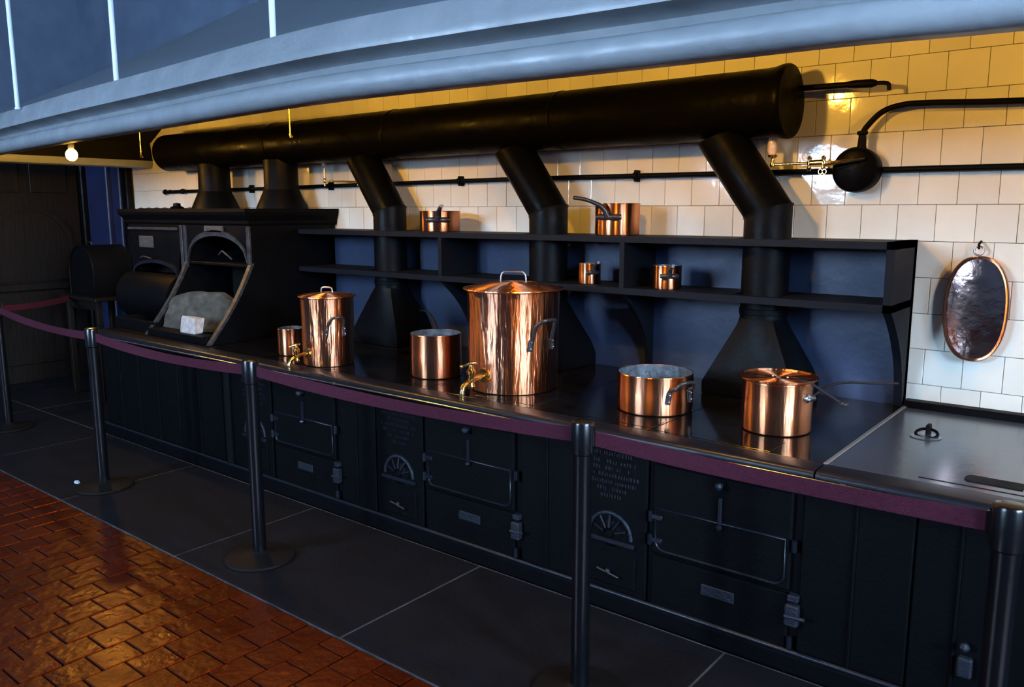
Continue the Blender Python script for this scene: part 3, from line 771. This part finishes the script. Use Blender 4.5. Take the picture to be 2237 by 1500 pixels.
# ------------------------------------------------------------------ copper pots
def copper_body(name, t, cx, cy, r, z0, z1, mt='copper', taper=0., wall=.004, rimr=.004):
    h = z1-z0
    prof = [(.0001, .002), (r-.012, .001), (r-.004, .003), (r, .010), (r+taper*.5, h*.5), (r+taper, h-rimr*2), (r+taper+rimr*.6, h-rimr), (r+taper, h), (r+taper-wall, h-.001)]
    obj(name, MB().lathe(prof, (cx, cy, z0), 80, cap=False), mt, t, smooth=35)
    ri = r+taper-wall
    obj('tin_lining', MB().lathe([(ri, h-.001), (r-wall, .02), (r-wall-.01, .012), (.0001, .010)], (cx, cy, z0), 64, cap=False), 'tin', t, smooth=35)
def rivet(c, r, parent): obj('rivet', MB().sphere(c, r, 8, 6), 'rivet', parent, smooth=80)
def loop_handle(t, cx, cy, r, zc, ang, w=.12, hgt=.10, out=.055, th=.0075, lean=-.3):
    """cast loop handle riveted on the side of a pot: two feet, arched bar"""
    ca, sa = math.cos(ang), math.sin(ang); rad = Vector((ca, sa, 0)); tan = Vector((-sa, ca, 0)); C0 = Vector((cx, cy, zc))
    def at(u, o_, z_):   # u along the tangent (wrapped on the cylinder), o out, z up
        a = ang+u/r; return Vector((cx+(r+o_)*math.cos(a), cy+(r+o_)*math.sin(a), zc+z_))
    pts = [at(-w/2-.012, .004, -hgt/2-.03), at(-w/2-.006, .005, -hgt/2+.01), at(-w/2, .012, -hgt/2+.03), at(-w/2+.008, .035, hgt/2-.03), at(-w/4, out, hgt/2-.004), at(0, out+.004, hgt/2), at(w/4, out, hgt/2-.004), at(w/2-.008, .035, hgt/2-.03), at(w/2, .012, -hgt/2+.03), at(w/2+.006, .005, -hgt/2+.01), at(w/2+.012, .004, -hgt/2-.03)]
    pp = bez(pts, 6); L = len(pp)
    R_ = [th*1.5 if (i < 10 or i > L-11) else th for i in range(L)]
    hd = obj('loop_handle', MB().tube(pp, R_, 8), 'handle', t, smooth=60)
    for sgn in (-1, 1):
        rivet(at(sgn*(w/2+.010), .014, -hgt/2-.018), .005, hd); rivet(at(sgn*(w/2+.006), .015, -hgt/2+.012), .005, hd)
def lid(t, cx, cy, r, z, dome, hw, hh, mt='copperh'):
    prof = [(r, -.004), (r+.004, 0), (r+.002, .005), (r*.93, .004), (r*.88, .010), (r*.55, dome*.8), (r*.2, dome), (.0001, dome)]
    l = obj('lid', MB().lathe(prof, (cx, cy, z), 72), mt, t, smooth=50)
    pts = [(-hw, 0, dome*.8-.002), (-hw*.95, 0, dome+hh*.55), (-hw*.78, 0, dome+hh*.93), (-hw*.4, 0, dome+hh), (hw*.4, 0, dome+hh), (hw*.78, 0, dome+hh*.93), (hw*.95, 0, dome+hh*.55), (hw, 0, dome*.8-.002)]
    hang = math.radians(30)
    P = [Vector((cx+x*math.cos(hang), cy+x*math.sin(hang), z+q)) for x, _, q in pts]
    hd = obj('lid_handle', MB().tube(bez(P, 4), .0048, 8), 'steel', l, smooth=60)
    for s_ in (P[0], P[-1]): obj('handle_foot', MB().sphere(s_+Vector((0, 0, .002)), .014, 10, 6, sz=.35), 'steel', l, smooth=60)
def tap(t, cx, cy, r, z, scale=1.):
    s = scale; y = cy-r
    tp = obj('tap', MB().lathe([(.0001, -.016*s), (.030*s, -.014*s), (.034*s, -.004*s), (.034*s, .004*s)], (cx, y, z), 24, 'y'), 'brass', t, smooth=40)
    obj('tap_barrel', MB().tube([(cx, y-.01*s, z), (cx-.004, y-.05*s, z-.004*s), (cx-.006, y-.10*s, z-.014*s), (cx-.006, y-.135*s, z-.030*s), (cx-.006, y-.142*s, z-.050*s), (cx-.006, y-.142*s, z-.085*s)], [.012*s, .013*s, .012*s, .011*s, .011*s, .013*s], 14), 'brass', tp, smooth=50)
    obj('tap_valve', MB().lathe([(.014*s, -.045*s), (.018*s, -.035*s), (.012*s, -.02*s), (.014*s, .01*s), (.020*s, .018*s), (.020*s, .034*s), (.012*s, .042*s), (.007*s, .062*s)], (cx-.005, y-.085*s, z), 16), 'brass', tp, smooth=40)
    obj('tap_lever', MB().tube([(cx+.022*s, y-.080*s, z+.068*s), (cx-.005, y-.085*s, z+.064*s), (cx-.035*s, y-.11*s, z+.050*s)], [.006*s, .007*s, .0055*s], 10).sphere((cx-.036*s, y-.111*s, z+.0495*s), .009*s, 8, 6).sphere((cx-.002, y-.085*s, z+.064*s), .010*s, 8, 6), 'brass', tp, smooth=60)
Z0 = .8215
# 1 small saucepan far left
t = thing('copper_saucepan', 'small open copper saucepan at the far left of the hob, partly hidden', 'saucepan', (-4.305, 3.125, Z0))
copper_body('pan_body', t, -4.305, 3.125, .082, Z0, .990)
obj('pan_handle', MB().tube(bez([(-4.34, 3.20, .95), (-4.42, 3.34, .99), (-4.52, 3.52, 1.0)], 6), .007, 8, flat=.5), 'handle', t, smooth=60)
# 2 tall tapped pot
t = thing('copper_stockpot', 'tall narrow lidded copper stockpot with tap beside the roasting oven', 'stockpot', (-3.87, 3.075, Z0))
copper_body('pot_body', t, -3.87, 3.075, .149, Z0, 1.222, 'copperh', .006)
lid(t, -3.87, 3.075, .166, 1.224, .020, .035, .030)
loop_handle(t, -3.87, 3.075, .150, 1.075, math.radians(-22), .085, .085, .05, .007)
loop_handle(t, -3.87, 3.075, .150, 1.075, math.radians(158), .085, .085, .05, .007)
tap(t, -3.87, 3.075, .148, .900, .95)
# 3 saucepan with long handle
t = thing('copper_saucepan', 'open copper saucepan with long thin handle, left of the largest stockpot', 'saucepan', (-3.12, 3.215, Z0))
copper_body('pan_body', t, -3.12, 3.215, .141, Z0, 1.058)
ph = obj('pan_handle', MB().tube(bez([(-3.215, 3.32, 1.00), (-3.29, 3.40, 1.045), (-3.42, 3.50, 1.085), (-3.56, 3.60, 1.10), (-3.72, 3.70, 1.09)], 6), .009, 8, flat=.5), 'handle', t, smooth=60)
# 4 the largest
t = thing('copper_stockpot', 'largest copper stockpot, lidded, with brass tap at the middle of the hob', 'stockpot', (-2.595, 3.245, Z0))
copper_body('pot_body', t, -2.595, 3.245, .226, Z0, 1.327, 'copperh', .010)
lid(t, -2.595, 3.245, .254, 1.330, .034, .066, .050)
loop_handle(t, -2.595, 3.245, .230, 1.135, math.radians(-14), .115, .125, .060, .009)
loop_handle(t, -2.595, 3.245, .230, 1.135, math.radians(166), .115, .125, .060, .009)
tap(t, -2.595, 3.245, .225, .915, 1.15)
# 5 wide open pot
t = thing('copper_casserole', 'wide open copper pot with two loop handles and tin lined inside', 'pot', (-1.79, 3.28, Z0))
copper_body('pot_body', t, -1.79, 3.28, .171, Z0, .995)
loop_handle(t, -1.79, 3.28, .172, .945, math.radians(-22), .10, .072, .050, .008)
loop_handle(t, -1.79, 3.28, .172, .945, math.radians(158), .10, .072, .050, .008)
# 6 right pot with lid and long handle
t = thing('copper_saucepan', 'lidded copper saucepan with long curved handle, rightmost on the hob', 'saucepan', (-1.22, 3.28, Z0))
copper_body('pan_body', t, -1.22, 3.28, .141, Z0, 1.032)
lp = obj('lid', MB().lathe([(.158, .006), (.161, .012), (.156, .013), (.143, .002), (.135, -.006), (.06, -.004), (.0001, -.003)], (-1.22, 3.28, 1.034), 72), 'copperh', t, smooth=50)
obj('lid_handle', MB().tube(bez([(-1.24, 3.26, 1.036), (-1.16, 3.25, 1.040), (-1.08, 3.235, 1.043), (-1.00, 3.22, 1.010), (-.945, 3.21, .985)], 6), .009, 8, flat=.45).tube([(-.930+.014*math.cos(a), 3.205+.014*math.sin(a), .981) for a in [2*PI*i/14 for i in range(14)]], .005, 6, closed=True), 'handle', lp, smooth=60)
for q in ((-1.235, 3.26, 1.046), (-1.17, 3.25, 1.049)): rivet(q, .005, lp)
hd = obj('pan_handle', MB().tube(bez([(-1.105, 3.345, .955), (-1.075, 3.365, .985), (-1.035, 3.40, 1.012), (-.985, 3.46, 1.018), (-.92, 3.56, 1.005), (-.86, 3.70, .990)], 6), .0095, 8, flat=.5), 'handle', t, smooth=60)
obj('handle_mount', MB().sphere((-1.085, 3.285-.035, .975), .03, 12, 8, sx=.5, sz=.7).tube([(-1.088, 3.25, .975), (-1.08, 3.30, .965), (-1.10, 3.345, .958)], .014, 8), 'steel', t, smooth=60)
rivet((-1.073, 3.235, .972), .006, t)

def shelf_pan(label, cx, cy, r, z0, z1, hang, hdir, hlen, hrise, hl=None, sc_=1.):
    """pan with cast strap mount; hang: angle of mount, hdir: handle direction"""
    t = thing('copper_saucepan', label, 'saucepan', (cx, cy, z0), 'saucepans on the plate rack')
    copper_body('pan_body', t, cx, cy, r, z0, z1)
    zc = z0+(z1-z0)*.58; h = z1-z0
    pts = []
    for i in range(9):
        a = hang+(-.5+i/8)*1.15
        pts.append((cx+(r+.004)*math.cos(a), cy+(r+.004)*math.sin(a), zc))
    R_ = [.0175*sc_*(1.0 if 0 < i < 8 else .8) for i in range(9)]
    st = obj('handle_strap', MB().tube(pts, R_, 8, flat=1.0), 'handle', t, smooth=60)
    for i in (0, 8, 3): rivet(Vector(pts[i])+Vector((math.cos(hang), math.sin(hang), 0))*.012*sc_, .0055*sc_, st)
    a0 = Vector((cx+(r+.008)*math.cos(hang), cy+(r+.008)*math.sin(hang), zc)); dv = Vector(hdir).normalized()
    P = [a0, a0+Vector((0, 0, hrise*.45))+dv*hlen*.14, a0+Vector((0, 0, hrise*.72))+dv*hlen*.38, a0+Vector((0, 0, hrise*.92))+dv*hlen*.7, a0+Vector((0, 0, hrise))+dv*hlen]
    obj('pan_handle', MB().tube(bez(P, 5), [(.023-.010*min(1, i/12))*sc_ for i in range(21)], 8, flat=.8), 'handle', t, smooth=60)
shelf_pan('copper saucepan on top of the plate rack, left one, behind the middle pots', -3.70, 3.87, .128, 1.587, 1.718, math.radians(-52), (.80, -.6, 0), .16, .085)
shelf_pan('copper saucepan on top of the plate rack, right one, handle pointing left', -2.37, 3.87, .121, 1.587, 1.758, math.radians(-82), (-.62, -.8, 0), .19, .10)
shelf_pan('smallest copper saucepan on the lower shelf, left of the divider', -2.52, 3.83, .063, 1.318, 1.432, math.radians(-38), (.7, -.6, 0), .09, .06, sc_=.7)
shelf_pan('small copper saucepan on the lower shelf, right of the divider', -2.035, 3.82, .076, 1.318, 1.440, math.radians(-52), (.62, -.8, 0), .10, .06, sc_=.8)

# ------------------------------------------------------------------ oval copper tray on the wall
t = thing('oval_copper_tray', 'oval hammered copper pan hanging from a ring on the tiled wall', 'tray', (-.657, 4.06, 1.06))
ocx, ocz, oa, ob = -.648, 1.292, .122, .228
def oval(k, y, n=56, e=2.35):
    out = []
    for i in range(n):
        a = 2*PI*i/n; c_, s_ = math.cos(a), math.sin(a)
        out.append(Vector((ocx+(oa+k)*math.copysign(abs(c_)**(2/e), c_), y, ocz+(ob+k)*math.copysign(abs(s_)**(2/e), s_))))
    return out
def loft2(rings, cap=False):
    mb = MB(); n = len(rings[0])
    for q in rings: mb.v += q
    for i in range(len(rings)-1):
        for k in range(n): mb.f.append((i*n+k, i*n+(k+1) % n, (i+1)*n+(k+1) % n, (i+1)*n+k))
    if cap: mb.f.append(tuple(range((len(rings)-1)*n, len(rings)*n)))
    return mb
obj('tray_rim', loft2([oval(-.002, 4.092), oval(.002, 4.085), oval(.002, 4.052), oval(.004, 4.046), oval(0, 4.042), oval(-.007, 4.044), oval(-.009, 4.052)]), 'copper', t, smooth=40)
obj('tray_base', loft2([oval(-.009, 4.054), oval(-.012, 4.054), oval(-.03, 4.0505), oval(-.05, 4.0475), oval(-.07, 4.0455), oval(-.09, 4.0445), oval(-.11, 4.044)], True), 'coppertray', t, smooth=40)
obj('hanging_ring', MB().tube([(-.655+.019*math.cos(a), 4.06, 1.546+.019*math.sin(a)) for a in [2*PI*i/20 for i in range(20)]], .004, 8, closed=True), 'steel', t, smooth=60)
obj('wall_hook', MB().tube([(-.655, 4.095, 1.585), (-.655, 4.05, 1.575), (-.655, 4.045, 1.560), (-.655, 4.055, 1.556)], .005, 8), 'iron', t, smooth=60)

# ------------------------------------------------------------------ pipes on the wall
gp = thing('gas_pipe', 'thin black horizontal gas pipe clipped along the tiled wall', 'pipe', (-3, 4.05, 1.90))
def gz(x): return 1.892+.0035*(min(0, abs(x+3.4)-4))*-1*0+.022*max(0, 1-abs(x+3.2)/4.5)
pp = [(x, 4.062, gz(x)) for x in [-7.39+i*.4 for i in range(30)]]
obj('pipe', MB().tube(pp, .0135, 10), 'iron', gp, smooth=60)
for x in (-6.06, -5.03, -3.70, -2.373, .5, 2.0):
    obj('pipe_clip', MB().tube([(x-.012, 4.062, gz(x)), (x+.012, 4.062, gz(x))], .021, 12).box(x-.008, x+.008, 4.052, 4.098, gz(x)-.032, gz(x)+.032, .002), 'iron', gp, smooth=40)
obj('pipe_end', MB().lathe([(.0001, -7.46), (.02, -7.45), (.026, -7.43), (.012, -7.41), (.012, -7.37), (.02, -7.36), (.02, -7.34), (.014, -7.33)], (0, 4.062, gz(-7.4)), 12, 'x'), 'iron', gp, smooth=40)
obj('pipe_collar', MB().lathe([(.014, -7.15), (.024, -7.14), (.024, -7.11), (.014, -7.10)], (0, 4.062, gz(-7.1)), 12, 'x'), 'iron', gp, smooth=40)
obj('drop_pipe', MB().tube(bez([(-6.85, 4.05, 1.89), (-6.825, 4.045, 1.875), (-6.82, 4.045, 1.84), (-6.82, 4.045, 1.74)], 4), .009, 8), 'iron', gp, smooth=60)
ch = MB()
for i in range(54):
    x = -7.98+i*.0215; z_ = 1.742+.004*math.sin(i*.9)
    ch.tube([(x+.011*math.cos(a), 4.075+.005*math.sin(a)*(i % 2), z_+.006*math.sin(a)*(1-(i % 2)*.6)) for a in [2*PI*k/8 for k in range(8)]], .0028, 5, closed=True)
tag(obj('hanging_chain', ch, 'iron'), 'thin black chain fixed along the tiles above the roasting oven', 'chain')
# wall box (round) with swan-neck pipe and swing gas bracket
wd = thing('gas_governor', 'round black wall box with a swan neck pipe running right', 'wall box', (-1.20, 4.05, 1.80))
obj('round_box', MB().lathe([(.101, .095), (.104, .05), (.104, .02), (.098, .008), (.080, .0), (.0001, -.004)], (-1.185, 4.0, 1.905), 48, 'y'), 'ductm', wd, smooth=35)
obj('neck', MB().lathe([(.026, 0), (.019, .03), (.016, .075), (.024, .08), (.024, .092), (.014, .096)], (-1.165, 4.03, 1.985), 16), 'iron', wd, smooth=40)
obj('swan_neck_pipe', MB().tube(bez([(-1.165, 4.035, 2.07), (-1.150, 4.04, 2.10), (-1.09, 4.045, 2.16), (-1.01, 4.05, 2.185), (-.9, 4.05, 2.186), (-.5, 4.05, 2.165), (.6, 4.05, 2.13), (2.5, 4.05, 2.08)], 8), .0135, 10), 'iron', wd, smooth=60)
gb = thing('gas_bracket', 'brass swing gas bracket with pink glass shade beside the round wall box', 'gas lamp', (-1.35, 3.95, 1.93))
obj('swing_arm', MB().tube([(-1.135, 3.985, 1.955), (-1.22, 3.96, 1.943), (-1.30, 3.955, 1.940), (-1.55, 3.95, 1.938)], .0065, 8), 'brass', gb, smooth=60)
obj('swing_arm', MB().tube([(-1.14, 3.99, 1.95), (-1.30, 3.93, 1.925)], .005, 8), 'brass', gb, smooth=60)
for x in (-1.31, -1.375):
    obj('arm_joint', MB().lathe([(.005, -.035), (.012, -.025), (.008, -.012), (.014, 0), (.008, .014), (.012, .026), (.003, .036)], (x, 3.955, 1.938), 12), 'brass', gb, smooth=50)
obj('arm_sleeve', MB().tube([(-1.37, 3.955, 1.940), (-1.31, 3.955, 1.942)], .013, 10), 'brass', gb, smooth=50)
obj('burner', MB().lathe([(.010, -.012), (.012, 0), (.007, .012), (.008, .03), (.022, .036), (.024, .045), (.010, .05)], (-1.552, 3.95, 1.938), 16), 'brass', gb, smooth=50)
obj('glass_shade', MB().lathe([(.016, .048), (.022, .065), (.021, .10), (.017, .135)], (-1.556, 3.95, 1.938), 20), 'shade', gb, smooth=60)
obj('key', MB().tube([(-1.318+.009*math.cos(a), 3.945, 1.898+.012*math.sin(a)) for a in [2*PI*k/10 for k in range(10)]], .003, 6, closed=True).tube([(-1.30+.009*math.cos(a), 3.945, 1.898+.012*math.sin(a)) for a in [2*PI*k/10 for k in range(10)]], .003, 6, closed=True), 'brass', gb, smooth=60)
g2 = thing('gas_bracket', 'double brass gas bracket on the wall above the tall narrow stockpot', 'gas lamp', (-4.78, 3.98, 1.92))
obj('bracket_arm', MB().tube([(-4.97, 3.97, 1.935), (-4.60, 3.97, 1.925)], .006, 8), 'brass', g2, smooth=60)
for x, col in ((-4.97, 'steel'), (-4.60, 'brass')):
    obj('riser', MB().tube([(x, 3.97, 1.90), (x, 3.97, 2.04)], .006, 8).lathe([(.005, -.02), (.012, -.01), (.012, .01), (.006, .02)], (x, 3.97, 1.94), 12), 'brass', g2, smooth=50)
    obj('burner_cup', MB().lathe([(.008, 0), (.014, .01), (.020, .035), (.018, .04), (.006, .03)], (x, 3.97, 2.035), 14), col, g2, smooth=50)
obj('wall_stem', MB().tube([(-4.78, 4.09, 1.93), (-4.78, 3.97, 1.93)], .008, 8), 'brass', g2, smooth=50)
up = thing('capped_pipe', 'short black pipe with bent nozzle sticking out past the duct end', 'pipe', (-1.30, 4.0, 2.28))
obj('pipe', MB().tube([(-1.72, 4.03, 2.30), (-1.20, 4.0, 2.287)], .014, 10), 'iron', up, smooth=60)
obj('sleeve', MB().tube([(-1.235, 4.0, 2.287), (-1.20, 4.0, 2.287), (-1.13, 4.0, 2.284), (-1.11, 4.0, 2.284)], [.015, .019, .019, .013], 10), 'iron', up, smooth=50)
obj('nozzle', MB().tube(bez([(-1.12, 4.0, 2.284), (-1.075, 4.0, 2.281), (-1.058, 4.0, 2.272), (-1.055, 4.0, 2.248)], 4), [.009]*13, 8), 'iron', up, smooth=60)
obj('wall_flange', MB().lathe([(.03, 0), (.03, .012), (.012, .02)], (-1.70, 4.08, 2.30), 14, 'y'), 'iron', up, smooth=40)

# ------------------------------------------------------------------ barrier posts and belts
def post(x, y, label):
    t = thing('barrier_post', label, 'barrier post', (x, y, 0), 'barrier posts along the range')
    obj('base', MB().lathe([(.172, .0), (.175, .006), (.168, .014), (.10, .026), (.05, .034), (.036, .045)], (x, y, 0), 48), 'basem', t, smooth=30)
    obj('pole', MB().lathe([(.033, .03), (.033, .90)], (x, y, 0), 32), 'postm', t, smooth=40)
    hd = obj('belt_head', MB().lathe([(.034, .895), (.040, .900), (.040, 1.003), (.037, 1.010), (.030, 1.013), (.0001, 1.014)], (x, y, 0), 32), 'postm', t, smooth=40)
    for sx in (-1, 1):
        obj('belt_socket', B(x+sx*.030-.012, x+sx*.030+.014, y-.012, y+.012, .905, 1.0, .003), 'postm', hd)
posts = [(-7.14, 2.45), (-5.12, 2.26), (-3.42, 2.24), (-1.51, 2.27), (-.245, 2.25)]
pl = ['black barrier post at the left edge of the picture', 'black barrier post in front of the roasting oven', 'black barrier post standing left of the tall narrow stockpot',
      'black barrier post in the middle foreground, in front of the largest stockpot', 'black barrier post at the right edge of the picture']
for (x, y), l in zip(posts, pl): post(x, y, l)
def belt(a, b, sag, label, z0=.958, z1=.958, w=.050):
    t = thing('barrier_belt', label, 'belt', ((a[0]+b[0])/2, (a[1]+b[1])/2, z0-w/2), 'barrier belts')
    A, Bv = Vector((a[0], a[1], z0)), Vector((b[0], b[1], z1)); dv = (Bv-A).normalized(); nrm = Vector((-dv.y, dv.x, 0)).normalized()*.0012
    A = A+dv*.046; Bv = Bv-dv*.046; n = 26; mb = MB()
    for i in range(n+1):
        u = i/n; c = A.lerp(Bv, u); c.z -= sag*4*u*(1-u)
        tw = .004*math.sin(u*7)
        for s_ in (-1, 1):
            for k in (-1, 1): mb.v.append(c+Vector((0, tw*s_, s_*w/2))+nrm*k)
    for i in range(n):
        p, q = i*4, i*4+4
        mb.f += [(p, q, q+1, p+1), (p+2, p+3, q+3, q+2), (p, p+2, q+2, q), (p+1, q+1, q+3, p+3)]
    mb.f += [(0, 1, 3, 2), (4*n, 4*n+2, 4*n+3, 4*n+1)]
    obj('webbing', mb, 'belt', t, smooth=60)
    for c, q in ((A, -1), (Bv, 1)):
        x0 = c.x; obj('belt_clip', B(min(x0, x0+q*.02*dv.x*1)-.004, max(x0, x0+q*.02*dv.x)+.004, c.y-.007, c.y+.007, c.z-w/2-.003, c.z+w/2+.003, .002), 'postm', t)
bl = ['burgundy belt hanging in front of the far left wall', 'burgundy belt in front of the roasting oven', 'burgundy belt sagging between the left and middle foreground posts', 'burgundy belt at right below the polished hob edge']
for i in range(4): belt(posts[i], posts[i+1], (.03, .03, .026, .012)[i], bl[i])
# belt running back to the wall by the blue pillar
tq = thing('wall_socket', 'small dark belt socket fixed on the blue pillar', 'socket', (-8.5, 3.96, .96))
obj('socket_body', B(-8.53, -8.47, 3.94, 3.979, .91, 1.01, .004), 'postm', tq); obj('socket_lip', B(-8.515, -8.485, 3.928, 3.942, .93, .99, .003), 'postm', tq)
belt((-7.14, 2.45), (-8.49, 3.93), .04, 'burgundy belt running from the left edge post back to the pillar')

# ------------------------------------------------------------------ domed bin on a stand, left of the oven
st = thing('side_stand', 'dark wooden stand against the blue pillar, left of the roasting oven', 'stand', (-7.75, 3.6, 0))
obj('stand_top', B(-8.12, -7.42, 3.33, 3.82, .915, .945, .006), 'wood', st)
for x in (-8.06, -7.48):
    for y in (3.38, 3.77): obj('leg', B(x-.025, x+.025, y-.025, y+.025, 0, .916, .004), 'wood', st)
obj('apron', B(-8.05, -7.49, 3.37, 3.39, .83, .915, .003), 'wood', st)
bn = thing('domed_bin', 'black round topped bin standing on the dark wooden stand', 'bin', (-7.78, 3.57, .946))
poly = [(-8.03, .947), (-7.55, .947)]+arc((-7.79, 1.17), .24, 0, 180, 18)
obj('bin_body', MB().prism(poly, 'y', 3.40, 3.76), 'ironsheet', bn, smooth=35)
obj('rim_band', MB().tube([(a, 3.395, b) for a, b in poly], .009, 8, closed=True, up=(0, 1, 0)), 'iron', bn, smooth=60)
obj('lid_handle', MB().tube(bez([(-7.90, 3.5, 1.405), (-7.88, 3.5, 1.43), (-7.80, 3.5, 1.435), (-7.77, 3.5, 1.41)], 5), .006, 8), 'brass', bn, smooth=60)

# scrap on the floor
rn = random.Random(3); ps = MB().sphere((-5.303, 2.172, .012), .016, 7, 5, sx=1.4, sy=1, sz=.7)
for v in ps.v: v += Vector((rn.uniform(-.003, .003), rn.uniform(-.003, .003), rn.uniform(-.002, .002)))
for v in ps.v: v.z = max(v.z, .001)
tag(obj('paper_scrap', ps, 'paper'), 'tiny pale crumpled scrap on the slate floor by the left post', 'scrap')
